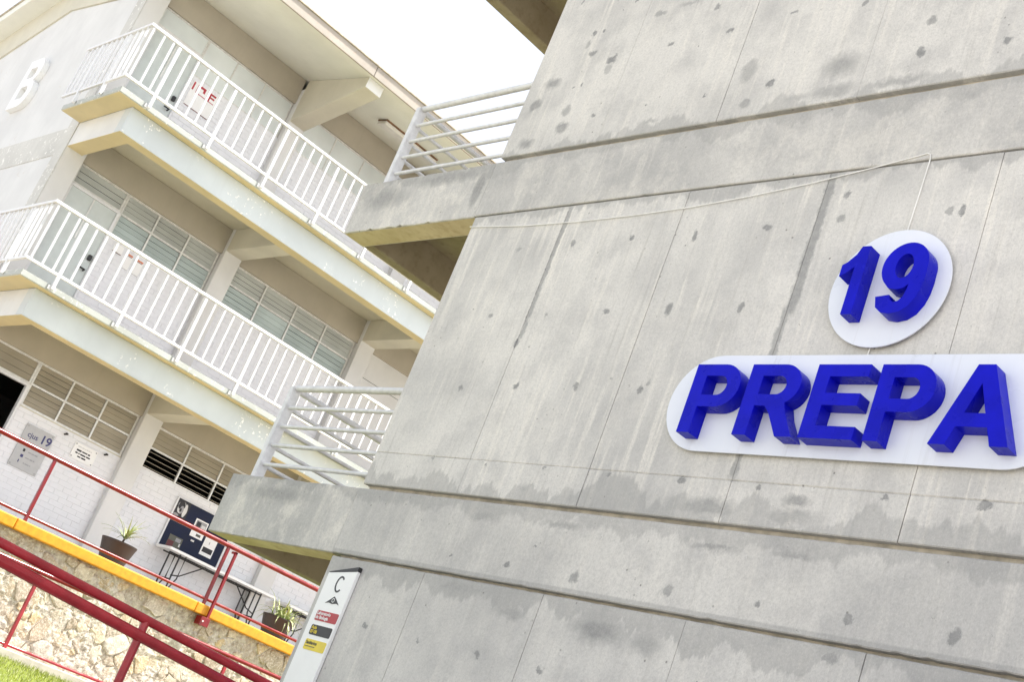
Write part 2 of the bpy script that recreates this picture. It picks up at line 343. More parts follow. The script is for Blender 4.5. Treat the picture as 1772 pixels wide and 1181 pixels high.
def cast(x0, x1, y0, y1, z0, z1, rough=.002, chip=.006, seg=.045, seed=0):
    """a cast concrete bar along X whose two front edges wander and are chipped"""
    R = random.Random(int(seed*1000 + x0*977 + z0*131)); n = max(2, int((x1-x0)/seg)); mb = MB()
    for i in range(n+1):
        x = x0+(x1-x0)*i/n
        def jit(k):
            v = rough*mnoise.noise(Vector((x*7, k*5.1, z0*3))) + rough*.5*mnoise.noise(Vector((x*31, k, z0)))
            if R.random() < .07: v -= chip*R.random()
            return v
        a, b, c, d = jit(1), jit(2), jit(3), jit(4)
        mb.v += [(x, y1, z0), (x, y0+.006, z0-b), (x, y0-c*.6, z0+.007-b*.6), (x, y0-d*.6, z1-.007+a*.6), (x, y0+.006, z1+a), (x, y1, z1)]
    for i in range(n):
        for k in range(6):
            k2 = (k+1) % 6; mb.f.append((i*6+k, i*6+k2, (i+1)*6+k2, (i+1)*6+k))
    mb.f.append(tuple(range(6))); mb.f.append(tuple(n*6+k for k in range(5, -1, -1)))
    return mb
ROOT = {}
def link(o, parent=None):
    COL.objects.link(o)
    if parent is not None: o.parent = parent
    return o
def thing(name, label, cat, loc, group=None):
    o = bpy.data.objects.new(name, None); o.empty_display_size = .2; COL.objects.link(o); o.location = loc
    o['label'] = label; o['category'] = cat
    if group: o['group'] = group
    ROOT[o.name] = Vector(loc)
    return o
def rootloc(p):
    return ROOT[p.name] if p is not None and p.name in ROOT else Vector((0, 0, 0))
def part(name, mb, mat, parent, bev=0.0, seg=1, smooth=False):
    """a mesh given in world coordinates, made a child of parent (thing or part)"""
    org = rootloc(parent)
    m = mb.mesh(name, org, bev, seg) if isinstance(mb, MB) else mb
    if smooth: smooth_mesh(m)
    m.materials.append(M[mat])
    o = bpy.data.objects.new(name, m); link(o, parent); ROOT[o.name] = org if parent else Vector((0,0,0))
    # a sub-part's parent sits at the root's own origin, so the offset stays the same
    return o
def piece(name, mesh, parent, loc, rot=None):
    """shared mesh data, placed at a world location under its parent"""
    o = bpy.data.objects.new(name, mesh); link(o, parent); o.location = Vector(loc) - rootloc(parent)
    if rot: o.rotation_euler = rot
    return o
def single(name, mb, mat, label, cat, loc, group=None, bev=0.0, smooth=False, kind=None):
    m = mb.mesh(name, loc, bev) if isinstance(mb, MB) else mb
    if smooth: smooth_mesh(m)
    m.materials.append(M[mat]); o = bpy.data.objects.new(name, m); COL.objects.link(o); o.location = loc
    if label: o['label'] = label
    if cat: o['category'] = cat
    if group: o['group'] = group
    if kind: o['kind'] = kind
    ROOT[o.name] = Vector(loc)
    return o
def B(*a): return MB().box(*a)
def shared(name, mb, mat, bev=0.0, smooth=False):
    m = mb.mesh(name, (0, 0, 0), bev)
    if smooth: smooth_mesh(m)
    m.materials.append(M[mat]); return m

# ------------------------------------------------------------------ ground, lawn, ramp, platform
def structure(name, mb, mat, bev=0.0):
    return single(name, mb, mat, None, None, (0, 0, 0), bev=bev, kind='structure')
G = -1.62
structure('ground', MB().poly([(-3000, -3000, G), (3000, -3000, G), (3000, 3000, G), (-3000, 3000, G)]), 'ground')
def lawn_z(x): 
    t = (x + 16.62)/7.2
    return -.115 - 1.43*max(0, min(1, t))**1.15
def lawn():
    mb = MB(); nx, ny = 30, 44
    for j in range(ny+1):
        for i in range(nx+1):
            x = -16.62 + 7.4*i/nx; y = -6 + 22*j/ny
            mb.v.append((x, y, lawn_z(x) + .03*mnoise.noise(Vector((x*.9, y*.9, 0)))*(1 if 0 < i < nx else 0)))
    for j in range(ny):
        for i in range(nx):
            a = j*(nx+1)+i; mb.f.append((a, a+1, a+nx+2, a+nx+1))
    o = structure('lawn', mb, 'lawn')
    for p in o.data.polygons: p.use_smooth = True
lawn()
structure('platform', B(-46, -17.14, 1.2, 40, G+.02, 1.48), 'floor')
RAMPZ = lambda y: -.60 - .067*(y-3)
structure('ramp', MB().hexa([(-7.5,-3,G+.01),(-5.9,-3,G+.01),(-5.9,5.3,G+.01),(-7.5,5.3,G+.01),(-7.5,-3,RAMPZ(-3)),(-5.9,-3,RAMPZ(-3)),(-5.9,5.3,RAMPZ(5.3)),(-7.5,5.3,RAMPZ(5.3))]), 'kerb')
structure('kerb', B(-17.12, -16.60, 1.2, 16, -.7, .0), 'kerb', bev=.012)

# grass blades on the strip of lawn next to the kerb
def grass():
    mb = MB(); R = random.Random(3)
    for i in range(16000):
        x = -16.6 + 2.6*R.random()**1.3; y = 5.0 + 5.2*R.random(); z = lawn_z(x) - .01
        h = .035 + .05*R.random(); a = R.random()*6.283; w_ = .004 + .004*R.random(); l = .03*(R.random()-.5)
        dx, dy = math.cos(a)*w_, math.sin(a)*w_
        mb.add([(x-dx, y-dy, z), (x+dx, y+dy, z), (x+l, y+.03*(R.random()-.5), z+h)], [(0, 1, 2)])
    m = bpy.data.meshes.new('grass'); m.from_pydata(mb.v, [], mb.f); m.materials.append(M['blade'])
    o = bpy.data.objects.new('grass', m); COL.objects.link(o)
    o['kind'] = 'stuff'; o['label'] = 'short bright green grass beside the pale kerb'; o['category'] = 'grass'
grass()

# ------------------------------------------------------------------ stair tower
XE = -8.77           # left edge of the front wall
XR_ = 3.0
TY = 6.0
tower = thing('stair_tower', 'bare cast concrete stair tower filling the right of the view', 'stair tower', (-4, 6.2, G))
ROOTT = tower
joints = [XE, -7.62, -6.39, -5.19, -3.985, -2.76, -1.54, -.32, .9, 2.1, XR_]
def wall_row(z0, z1, mat, edges, split=None, gap=.0028, round_left=0.0):
    for a, b in zip(edges[:-1], edges[1:]):
        rows = [(z0, z1)] if split is None else [(z0, split), (split, z1)]
        for i, (c, d) in enumerate(rows):
            y = TY + random.uniform(-.0015, .0015)
            part('panel', cast(a+(gap*random.choice((.5, .9, 1.3)) if a != edges[0] else 0), b-gap, y, y+.22, c+(.0003 if i else 0), d-(.0003 if split and i == 0 else 0), .0 if split and i == 0 else .002, .0 if split else .004), mat, tower)
wall_row(8.285, 11.4, 'con_up', joints)
wall_row(5.205, 7.69, 'con_up', joints)
wall_row(2.125, 4.60, 'con_mid', joints, split=2.40)
wall_row(G-.05, 1.515, 'con_low', joints)
# continuous wall body behind panels and grooves
part('wall_core', B(XE+.03, XR_-.02, TY+.05, TY+.30, G-.1, 11.38), 'groove', tower)
for i, zt in enumerate((2.085, 5.155, 8.24)):
    # floor band across the wall, then the landing that sticks out to the left
    part('floor_band', cast(-8.79+.003, XR_, TY-.006, TY+.2, zt-.545, zt), 'con_band' if i else 'con_low', tower)
    part('landing_front_beam', cast(-10.71, -8.79-.003, TY-.004, TY+.25, zt-.55, zt, .004, .02), 'con_slab', tower)
    part('landing_side_beam', B(-10.705, -10.55, TY+.25, 9.2, zt-.55, zt-.002), 'con_shade', tower, bev=.01)
    part('landing_back_beam', B(-10.55, -8.0, 8.95, 9.2, zt-.55, zt-.004), 'con_slab', tower)
    part('landing_cross_beam', B(-9.25, -9.0, TY+.25, 8.95, zt-.42, zt-.17), 'con_shade', tower)
    part('landing_soffit', B(-10.69, -8.80, TY+.012, TY+.24, zt-.554, zt-.5505), 'con_soffit', tower)  # thin sheet added to carry the painted bounce tint
    part('landing_slab', B(-10.55, -6.6, TY+.25, 8.95, zt-.17, zt-.01), 'con_shade', tower)
# stair flights behind the wall
for zt in (G, 2.085, 5.155):
    mb = MB(); n = 9; rise = (3.07 if zt > 0 else 3.7)/n/2
    for k in range(n):
        x = -6.6 + .3*k
        mb.box(x, x+.302, 6.5, 7.7, zt + rise*k - .12, zt + rise*(k+1))
    part('stair_flight', mb, 'con_slab', tower)
    mb = MB()
    for k in range(n):
        x = -3.9 - .3*k
        mb.box(x-.302, x, 7.75, 8.95, zt + rise*(n+k) - .12, zt + rise*(n+k+1))
    part('stair_flight', mb, 'con_slab', tower)
    part('half_landing', B(-3.9, -2.6, 6.3, 8.95, zt + rise*n - .18, zt + rise*n), 'con_slab', tower)
part('tower_roof', B(-10.9, XR_+.2, 5.8, 9.4, 11.4, 11.6), 'con_slab', tower)
part('back_column', B(-2.6, -2.3, 8.7, 9.0, G, 11.4), 'con_slab', tower)
part('back_column', B(-8.7, -8.4, 8.7, 8.945, G, 11.4), 'con_slab', tower)

def landing_railing(zt, label):
    t = thing('landing_railing', label, 'railing', (-10.45, 6.1, zt), 'railings on the tower landings')
    x0 = -10.46; yf = 6.08
    part('post', B(x0-.03, x0+.03, yf-.05, yf+.05, zt-.002, zt+.90), 'grail', t, bev=.006)
    part('post', B(x0-.03, x0+.03, 8.85, 8.93, zt-.002, zt+.90), 'grail', t, bev=.006)
    part('top_rail', MB().tube([(x0+.02, yf, zt+.895), (XE+.1, yf, zt+.895)], .031, 12), 'grail', t, smooth=True)
    part('side_top_rail', MB().tube([(x0, yf+.02, zt+.885), (x0, 8.9, zt+.885)], .03, 12), 'grail', t, smooth=True)
    for k in range(4):
        z = zt + .145 + .186*k
        part('bar', MB().tube([(x0, yf, z), (XE+.1, yf, z)], .019, 10), 'grail', t, smooth=True)
        part('side_bar', MB().tube([(x0, yf, z-.006), (x0, 8.9, z-.006)], .019, 10), 'grail', t, smooth=True)
landing_railing(2.085, 'pale grey tube railing on the lower tower landing')
landing_railing(5.155, 'pale grey tube railing on the upper tower landing, against the sky')
for o_ in [o for o in bpy.data.objects if o.parent is None and o.name.startswith('landing_railing')]: pass

# ------------------------------------------------------------------ outline letters
def arc(cx, cy, rx, ry, a0, a1, n=12):
    return [(cx + rx*math.cos(math.radians(a0+(a1-a0)*i/n)), cy + ry*math.sin(math.radians(a0+(a1-a0)*i/n))) for i in range(n+1)]
GL = {
 'P': ([[(0,0),(0,1),(.48,1)] + arc(.48,.69,.31,.31,90,-90,18) + [(.205,.38),(.205,0)],
        [(.205,.83),(.205,.55),(.45,.55)] + arc(.45,.69,.13,.14,-90,90,12)], .79),
 'R': ([[(0,0),(0,1),(.50,1)] + arc(.50,.715,.29,.285,90,-62,16) + [(.70,.30),(.88,0),(.64,0),(.44,.33),(.36,.41),(.205,.415),(.205,0)],
        [(.205,.835),(.205,.575),(.46,.575)] + arc(.46,.705,.125,.13,-90,90,12)], .88),
 'E': ([[(0,0),(0,1),(.74,1),(.74,.835),(.205,.835),(.205,.61),(.70,.61),(.70,.445),(.205,.445),(.205,.168),(.76,.168),(.76,0)]], .76),
 'A': ([[(0,0),(.385,1),(.60,1),(.985,0),(.765,0),(.685,.225),(.295,.225),(.215,0)], [(.36,.395),(.62,.395),(.49,.765)]], .985),
 '1': ([[(.16,0),(.16,.0),(.355,0),(.355,1.0),(.20,1.0),(.13,.88),(.0,.775),(-.085,.735),(-.085,.57),(.04,.62),(.16,.70)]], .36),
 '9': ([arc(.31,.665,.31,.335,215,-5,26) + [(.622,.50),(.60,.30),(.52,.12)] + arc(.29,.20,.27,.21,-35,-180,14)[0:] + [(.02,.235),(.205,.255)] + arc(.30,.235,.105,.085,170,310,8) + [(.405,.25),(.428,.36),(.425,.40)] + arc(.27,.52,.17,.165,-20,-128,8)],
        .62),
 'B': ([[(0,0),(0,1),(.45,1)] + arc(.45,.745,.27,.255,90,-60,12) + arc(.48,.275,.29,.275,62,-90,14),
        [(.19,.82),(.19,.60),(.42,.60)] + arc(.42,.71,.10,.11,-90,90,8), [(.19,.43),(.19,.175),(.44,.175)] + arc(.44,.30,.115,.128,-90,90,8)], .77),
 'C': ([arc(.34,.5,.34,.5,42,318,24) + arc(.34,.5,.235,.39,315,45,24)], .62),
}
GL['9'] = ([arc(.31,.665,.31,.335,222,-4,26) + [(.624,.52),(.612,.36),(.575,.22),(.50,.09),(.40,.015),(.27,-.012),(.15,.01),(.06,.085),(.02,.235),(.205,.258),(.235,.185),(.285,.15),(.345,.165),(.395,.225),(.42,.32),(.428,.40),(.36,.345),(.27,.328),(.16,.355)],
            arc(.30,.665,.118,.175,0,360,22)[:-1]], .62)
def outline_mesh(name, loops, depth, bevel=0.0):
    cu = bpy.data.curves.new(name, 'CURVE'); cu.dimensions = '2D'; cu.fill_mode = 'BOTH'; cu.extrude = depth/2; cu.bevel_depth = bevel
    for lp in loops:
        s = cu.splines.new('POLY'); s.points.add(len(lp)-1)
        for q, (x, y) in zip(s.points, lp): q.co = (x, y, 0, 1)
        s.use_cyclic_u = True
    return curve_to_mesh(cu, name)
def curve_to_mesh(cu, name):
    o = bpy.data.objects.new(name, cu); COL.objects.link(o)
    dg = bpy.context.evaluated_depsgraph_get(); dg.update()
    m = bpy.data.meshes.new_from_object(o.evaluated_get(dg)); m.name = name
    bpy.data.objects.remove(o); bpy.data.curves.remove(cu)
    return m
def text_mesh(s, size, depth=.002, bold=0.0, align='LEFT', name='lettering', shear=0.0, xs=1.0):
    cu = bpy.data.curves.new(name, 'FONT'); cu.body = s; cu.size = size; cu.extrude = depth/2; cu.offset = bold; cu.align_x = align; cu.shear = shear
    m = curve_to_mesh(cu, name)
    if xs != 1.0:
        for v in m.vertices: v.co.x *= xs
    return m
RX = Matrix.Rotation(math.radians(90), 4, 'X')                                   # (x, y, d) -> wall facing -Y
RZX = Matrix.Rotation(math.radians(90), 4, 'Z') @ RX                             # wall facing +X, reading along +Y
def put_mesh(name, m, mat, parent, loc, rot, label=None):
    m.transform(rot)
    m.materials.clear(); m.materials.append(M[mat])
    o = bpy.data.objects.new(name, m); link(o, parent); o.location = Vector(loc) - rootloc(parent)
    ROOT[o.name] = Vector(loc)
    if label: o['label'] = label
    return o
def glyph(ch, x0, x1, z0, z1, parent, mat, yback, depth, name='letter'):
    loops, wd = GL[ch]; sx = (x1-x0)/wd; sz = z1-z0
    m = outline_mesh(name, [[(x*sx, y*sz) for x, y in lp] for lp in loops], depth)
    smooth_mesh(m, 30)
    return put_mesh(name, m, mat, parent, (x0, yback-depth/2, z0), RX)

# ---- round board with 19
YB = 5.965
t = thing('number_sign', 'round white board with raised blue number 19 on the concrete wall', 'sign', (-4.47, TY, 3.27))
def disc(cx, cz, r, y0, y1, n=72):
    mb = MB(); a = [(cx+r*math.cos(2*math.pi*k/n), y0, cz+r*math.sin(2*math.pi*k/n)) for k in range(n)]; b = [(x, y1, z) for x, y, z in a]
    mb.add(a+b, [tuple(range(n)), tuple(range(2*n-1, n-1, -1))] + [(k, (k+1) % n, n+(k+1) % n, n+k) for k in range(n)]); return mb
part('backing_board', disc(-4.477, 3.680, .400, YB, YB+.009), 'sheet', t, bev=.001)
for sx, sz in ((-4.7, 3.85), (-4.25, 3.85), (-4.7, 3.5), (-4.25, 3.5)): part('spacer', disc(sx, sz, .015, YB+.009, TY+.002, 12), 'grey', t)
glyph('1', -4.735, -4.60, 3.447, 3.915, t, 'blue', YB-.001, .104, 'digit')
glyph('9', -4.478, -4.178, 3.447, 3.917, t, 'blue', YB-.001, .104, 'digit')
# ---- pill shaped board with PREPA
t = thing('name_sign', 'long white rounded board with raised blue letters PREPA on the concrete wall', 'sign', (-4.6, TY, 2.55))
def pill(x0, x1, z0, z1, y0, y1, n=24):
    r = (z1-z0)/2; cz = (z0+z1)/2
    pts = [(x0+r+r*math.cos(math.radians(90+180*k/n)), cz+r*math.sin(math.radians(90+180*k/n))) for k in range(n+1)]
    pts += [(x1-r+r*math.cos(math.radians(-90+180*k/n)), cz+r*math.sin(math.radians(-90+180*k/n))) for k in range(n+1)]
    m = len(pts); a = [(x, y0, z) for x, z in pts]; b = [(x, y1, z) for x, z in pts]
    return MB().add(a+b, [tuple(range(m)), tuple(range(2*m-1, m-1, -1))] + [(k, (k+1) % m, m+(k+1) % m, m+k) for k in range(m)])
part('backing_board', pill(-5.862, -3.17, 2.562, 3.232, YB, YB+.009), 'sheet', t, bev=.001)
for sx in (-5.6, -4.6, -3.5):
    for sz in (2.7, 3.1): part('spacer', disc(sx, sz, .015, YB+.009, TY+.002, 12), 'grey', t)
for ch, a, b in (('P', -5.622, -5.243), ('R', -5.186, -4.752), ('E', -4.708, -4.345), ('P', -4.279, -3.915), ('A', -3.878, -3.425)):
    glyph(ch, a, b, 2.640, 3.113, t, 'blue', YB-.001, .104)
# ---- white cable
def cable():
    pts = [(-8.78, 4.500), (-8.1, 4.449), (-7.459, 4.430), (-6.9, 4.430), (-6.302, 4.447), (-5.8, 4.482), (-5.344, 4.527), (-4.9, 4.588), (-4.56, 4.640), (-4.50, 4.652), (-4.478, 4.640), (-4.470, 4.60), (-4.474, 4.35), (-4.480, 4.09), (-4.480, 4.06)]
    mb = MB().tube([(x, TY-.010, z) for x, z in pts], .0042, 8)
    mb.tube([(-4.497, TY-.010, 3.31), (-4.499, TY-.010, 3.21)], .0042, 8)
    single('sign_cable', mb, 'cable', 'thin white cable sagging across the concrete wall to the round sign', 'cable', (-4.48, TY-.01, 4.05), smooth=True)
cable()

# ---- totem sign with the letter C
t = thing('building_sign', 'tall narrow white sign with letter C and coloured labels at the tower corner', 'sign', (-8.5, TY, -.4))
part('panel', MB().hexa([(-8.680,5.965,-.4),(-8.332,5.965,-.4),(-8.332,5.996,-.4),(-8.680,5.996,-.4),(-8.680,5.965,1.372),(-8.332,5.965,1.418),(-8.332,5.996,1.418),(-8.680,5.996,1.372)]), 'signwhite', t, bev=.003)
part('cap', MB().hexa([(-8.672,5.962,1.3745),(-8.331,5.962,1.4195),(-8.331,5.996,1.4195),(-8.672,5.996,1.3745),(-8.672,5.962,1.379),(-8.331,5.962,1.453),(-8.331,5.996,1.453),(-8.672,5.996,1.379)]), 'signblack', t)
YS = 5.9645
loops, wd = GL['C']
m = outline_mesh('letter', [[(x*.145, y*.132) for x, y in lp] for lp in loops], .003); put_mesh('letter', m, 'signblack', t, (-8.535, YS, 1.231), RX)
def flat(name, pts, mat, parent, y=YS, d=.002):
    n = len(pts); a = [(x, y-d, z) for x, z in pts]; b = [(x, y, z) for x, z in pts]
    return part(name, MB().add(a+b, [tuple(range(n)), tuple(range(2*n-1, n-1, -1))] + [(k, (k+1) % n, n+(k+1) % n, n+k) for k in range(n)]), mat, parent)
flat('emblem', [(-8.568,1.138),(-8.525,1.147),(-8.480,1.140),(-8.43,1.150),(-8.392,1.140),(-8.452,1.183),(-8.482,1.200),(-8.505,1.183)], 'signblack', t)
def ring(name, cx, cz, r0, r1, mat, parent, y, n=20):
    mb = MB(); vs = []
    for r in (r0, r1):
        for k in range(n): vs.append((cx+r*math.cos(2*math.pi*k/n), y, cz+r*math.sin(2*math.pi*k/n)))
    mb.add(vs, [(k, (k+1) % n, n+(k+1) % n, n+k) for k in range(n)]); return part(name, mb, mat, parent)
ring('emblem_mark', -8.478, 1.168, .012, .017, 'signwhite', t, YS-.0032)
def label_plate(x0, x1, z0, z1, mat, lines, ink, parent, r=.012):
    pts = []
    for cx, cz, a in ((x1-r, z1-r, 0), (x0+r, z1-r, 90), (x0+r, z0+r, 180), (x1-r, z0+r, 270)): pts += arc(cx, cz, r, r, a, a+90, 4)
    pl = flat('label_plate', pts, mat, parent)
    for (s, size, x, z, xs) in lines:
        mm = text_mesh(s, size, .0015, bold=size*.018, xs=xs); o = put_mesh('lettering', mm, ink, pl, (x, YS-.0035, z), RX)
    return pl
label_plate(-8.615, -8.338, .998, 1.076, 'signred', [('Laboratorio', .036, -8.607, 1.045, 1.0), ('de Biología', .036, -8.607, 1.012, 1.0)], 'signwhite', t)
label_plate(-8.612, -8.345, .886, .964, 'signblack', [('Aula', .036, -8.600, .932, 1.0), ('07-08', .036, -8.600, .899, 1.0)], 'signyellow', t)
label_plate(-8.610, -8.345, .772, .853, 'signyellow', [('Sanitarios', .036, -8.598, .816, 1.0)], 'olive', t)
flat('small_print', [(-8.598,.796),(-8.47,.796),(-8.47,.801),(-8.598,.801)], 'olive', t, y=YS-.0025, d=.001)

# ------------------------------------------------------------------ classroom building
XF = -17.95           # slab edges
XC = -19.90           # column fronts
XW = -20.02           # wall fronts
YG = 6.17             # gable wall
YEND = 24.0
YO = 5.83             # slab and roof ends
F = (1.48, 4.57, 7.58)
bld = thing('classroom_building', 'cream three storey classroom block with white balconies and low gable roof', 'building', (-22.5, 12, 1.48))
cols = [YG, 9.27, 12.38, 15.48, 18.58, 21.68]
for i, y in enumerate(cols):
    part('column', B(XC-.32, XC, y, y+.335, 1.475, 10.34), 'cream', bld, bev=.008)
part('gable_corner_strip', B(XC-.36, XC-.002, YG-.012, YG-.002, 1.475, 10.02), 'old', bld)
# gable wall: bays between weathered floor bands
XB = -26.9
for z0, z1 in ((1.475, 3.92), (4.42, 6.93), (7.43, None)):
    if z1: part('gable_wall', B(XB, XC-.3, YG, YG+.2, z0, z1), 'cream', bld)
    else:
        vs = []
        top = [(XB, 9.79), (-23.35, 10.46), (XC-.3, 10.05)]
        for y in (YG, YG+.2):
            vs += [(XB, y, z0), (XC-.3, y, z0)] + [(x, y, z) for x, z in reversed(top)]
        part('gable_wall', MB().add(vs, [(0,1,2,3,4), (9,8,7,6,5), (0,5,6,1), (1,6,7,2), (2,7,8,3), (3,8,9,4), (4,9,5,0)]), 'cream', bld)
for z0, z1 in ((3.92, 4.42), (6.93, 7.43)):
    part('gable_band', B(XB, XC-.3, YG-.010, YG+.19, z0, z1), 'old', bld)
# rake beam under the roof slab on the gable
SR = (10.20, 11.05)   # soffit height at eave and ridge
def soff(x): return SR[0] + (SR[1]-SR[0])*(-17.8-x)/5.55 if x > -23.35 else SR[1] - .178*(-23.35-x)
vs = []
for y in (YG-.03, YG+.22):
    vs += [(XB, y, 9.791), (-23.35, y, 10.461), (XC, y, 10.03), (XC, y, soff(XC)), (-23.35, y, soff(-23.35)), (XB, y, soff(XB))]
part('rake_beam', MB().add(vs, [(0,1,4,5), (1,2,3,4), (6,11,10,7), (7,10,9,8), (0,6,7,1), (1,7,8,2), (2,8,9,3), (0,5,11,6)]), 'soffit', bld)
# roof
for (xa, xb) in ((-17.8, -23.35), (-23.35, -29.0)):
    za, zb = soff(xa), soff(xb); y0, y1 = YO-.02, YEND+.4
    part('roof_slab', MB().hexa([(xb,y0,zb),(xa,y0,za),(xa,y1,za),(xb,y1,zb),(xb,y0,zb+.17),(xa,y0,za+.17),(xa,y1,za+.17),(xb,y1,zb+.17)]), 'roofsoffit', bld, bev=.006)
# eave fascia with a few construction joints
y = YO-.03; k = 0
while y < YEND+.4:
    y2 = y + 3.45
    part('eave_fascia', B(-17.798, -17.76, y+.004, y2-.004, 10.185, 10.375), 'roof', bld, bev=.006)
    y = y2
part('eave_drip', B(-17.84, -17.735, YO-.04, YEND+.4, 10.376, 10.396), 'groove', bld)
vs = [(-23.35, YO-.05, soff(-23.35)+.175), (-29.0, YO-.05, soff(-29.0)+.175), (-29.0, YO+.05, soff(-29.0)+.175), (-23.35, YO+.05, soff(-23.35)+.175)]
part('verge_strip', MB().hexa([(x, y, z) for x, y, z in vs] + [(x, y, z+.02) for x, y, z in vs]), 'groove', bld)
# roof brackets
for y in cols[1:]:
    a, b = XC, -17.93
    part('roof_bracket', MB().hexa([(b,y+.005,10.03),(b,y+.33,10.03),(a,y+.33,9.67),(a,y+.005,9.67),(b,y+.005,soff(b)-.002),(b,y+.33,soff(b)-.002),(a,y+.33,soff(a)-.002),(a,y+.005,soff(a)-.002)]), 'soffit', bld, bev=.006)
    part('bracket_end', B(-17.93, -17.922, y+.008, y+.327, 10.034, soff(-17.93)-.006), 'white_wall', bld)
# floors: slab, edge beam, cross beams
for fz in F[1:]:
    sb = fz-.10
    part('balcony_slab', B(XC-.02, XF, YO, YEND+.2, sb, fz), 'edge', bld, bev=.012)
    part('added_bounce_floor', B(XC-.01, XF-.06, YO+.06, YEND, fz+.001, fz+.006), 'added_floor', bld)  # unseen dark sheet added to dim light bouncing up to the ceiling
    part('room_floor', B(XB+.2, XW-.17, YG+.2, YEND, sb-.1, fz-.01), 'dark', bld)
    part('edge_beam', B(-18.35, -18.13, YG, YEND, sb-.425, sb-.002), 'fascia', bld, bev=.008)
    part('end_beam', B(XC+.001, -18.351, YG+.003, YG+.26, sb-.425, sb-.002), 'cream', bld, bev=.006)
    part('beam_soffit_strip', B(-18.36, -18.125, YG-.004, YEND, sb-.43, sb-.4265), 'lip', bld)  # strip carrying the painted bounce yellow
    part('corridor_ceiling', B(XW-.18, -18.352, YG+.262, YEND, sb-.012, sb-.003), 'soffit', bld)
    part('slab_soffit', B(-18.128, XF-.012, YO+.012, YEND, sb-.004, sb-.0005), 'lip', bld)  # underside sheet carrying the painted bounce yellow
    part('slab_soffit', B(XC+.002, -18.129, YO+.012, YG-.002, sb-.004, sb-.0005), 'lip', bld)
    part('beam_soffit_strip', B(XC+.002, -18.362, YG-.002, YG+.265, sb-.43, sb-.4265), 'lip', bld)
    for y in cols[1:]:
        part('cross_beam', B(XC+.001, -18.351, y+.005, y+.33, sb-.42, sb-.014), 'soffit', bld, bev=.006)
part('back_wall', B(XB, XB+.2, YG+.2, YEND, 1.475, 10.2), 'dark', bld)
part('end_wall', B(XB, XC, YEND-.2, YEND, 1.475, 10.4), 'cream', bld)

# ---- bay walls: brickwork, window heads, windows, doors
brick_face = shared('brick', MB().box(-.05, 0, -.1178, .1178, -.0375, .0375), 'brick', bev=.003)
CH = .0805; BL = .2415
single_bricks = []
def brickwork(y0, y1, z0, z1, indiv_from=None, limit=0):
    mb = MB(); n = 0; row = 0; z = z1 - CH/2
    while z > z0:
        off = 0 if row % 2 == 0 else BL/2
        y = y0 - off
        while y < y1:
            a, b = max(y, y0), min(y+BL, y1)
            if b - a > .03:
                dx = random.uniform(-.0015, .0015)
                full = abs((b-a)-BL) < 1e-4
                if full and indiv_from is not None and z > indiv_from and len(single_bricks) < limit:
                    o = piece('brick', brick_face, bld, (XW+dx, (a+b)/2, z)); single_bricks.append(o)
                else:
                    mb.box(XW-.05+dx, XW+dx, a+.003, b-.003, z-CH/2+.0028, z+CH/2-.0028)
            y += BL
        z -= CH; row += 1
    o = part('brickwork', mb, 'brick', bld); o['kind'] = 'stuff'
    part('brick_backing', B(XW-.14, XW-.006, y0, y1, z0-.02, z1), 'mortar', bld)

def window(y0, y1, z0, z1, cols_n, rows, glasses, parent=bld, open_rows=(), blades=4):
    """rows: heights of the rails from the bottom; each cell gets louver blades of its own"""
    fr = MB(); xa, xb = XW-.055, XW-.012
    w_ = .032
    zs = [z0] + rows + [z1]
    for k in range(cols_n+1):
        y = y0 + (y1-y0)*k/cols_n
        ya, yb = (y0, y0+w_) if k == 0 else (y1-w_, y1) if k == cols_n else (y-w_/2, y+w_/2)
        fr.box(xa, xb, ya, yb, z0, z1)
    for z in zs:
        za, zb = (z, z+w_) if z == z0 else (z-w_, z) if z == z1 else (z-w_/2, z+w_/2)
        fr.box(xa+.002, xb+.004, y0+.001, y1-.001, za, zb)
    win = part('window', fr, 'alu', parent, bev=.003)
    cw = (y1-y0)/cols_n
    for r in range(len(zs)-1):
        a, b = zs[r]+.02, zs[r+1]-.02; nb = blades; bh = (b-a)/nb
        mesh = shared('louver', MB().box(-.003, .003, -cw/2+.022, cw/2-.022, -bh*.495, bh*.495), glasses[r])
        for c in range(cols_n):
            for q in range(nb):
                ang = -.16 if r not in open_rows else -1.25
                piece('louver', mesh, win, (XW-.035, y0+cw*(c+.5), a+bh*(q+.5)), (0, ang + random.uniform(-.09, .09), 0))
    return win
def pane_window(y0, y1, z0, z1, n, glass_name):
    fr = MB(); xa, xb = XW-.05, XW-.015
    for k in range(n+1):
        y = y0 + (y1-y0)*k/n
        ya, yb = (y0, y0+.025) if k == 0 else (y1-.025, y1) if k == n else (y-.012, y+.012)
        fr.box(xa, xb, ya, yb, z0, z1)
    for za, zb in ((z0, z0+.03), (z1-.03, z1)): fr.box(xa+.002, xb+.003, y0+.001, y1-.001, za, zb)
    win = part('window', fr, 'alu', bld, bev=.003)
    cw = (y1-y0)/n; mesh = shared('pane', MB().box(-.004, .004, -cw/2+.013, cw/2-.013, -(z1-z0)/2+.03, (z1-z0)/2-.03), glass_name)
    for k in range(n): piece('pane', mesh, win, (XW-.03, y0+cw*(k+.5), (z0+z1)/2))
    return win
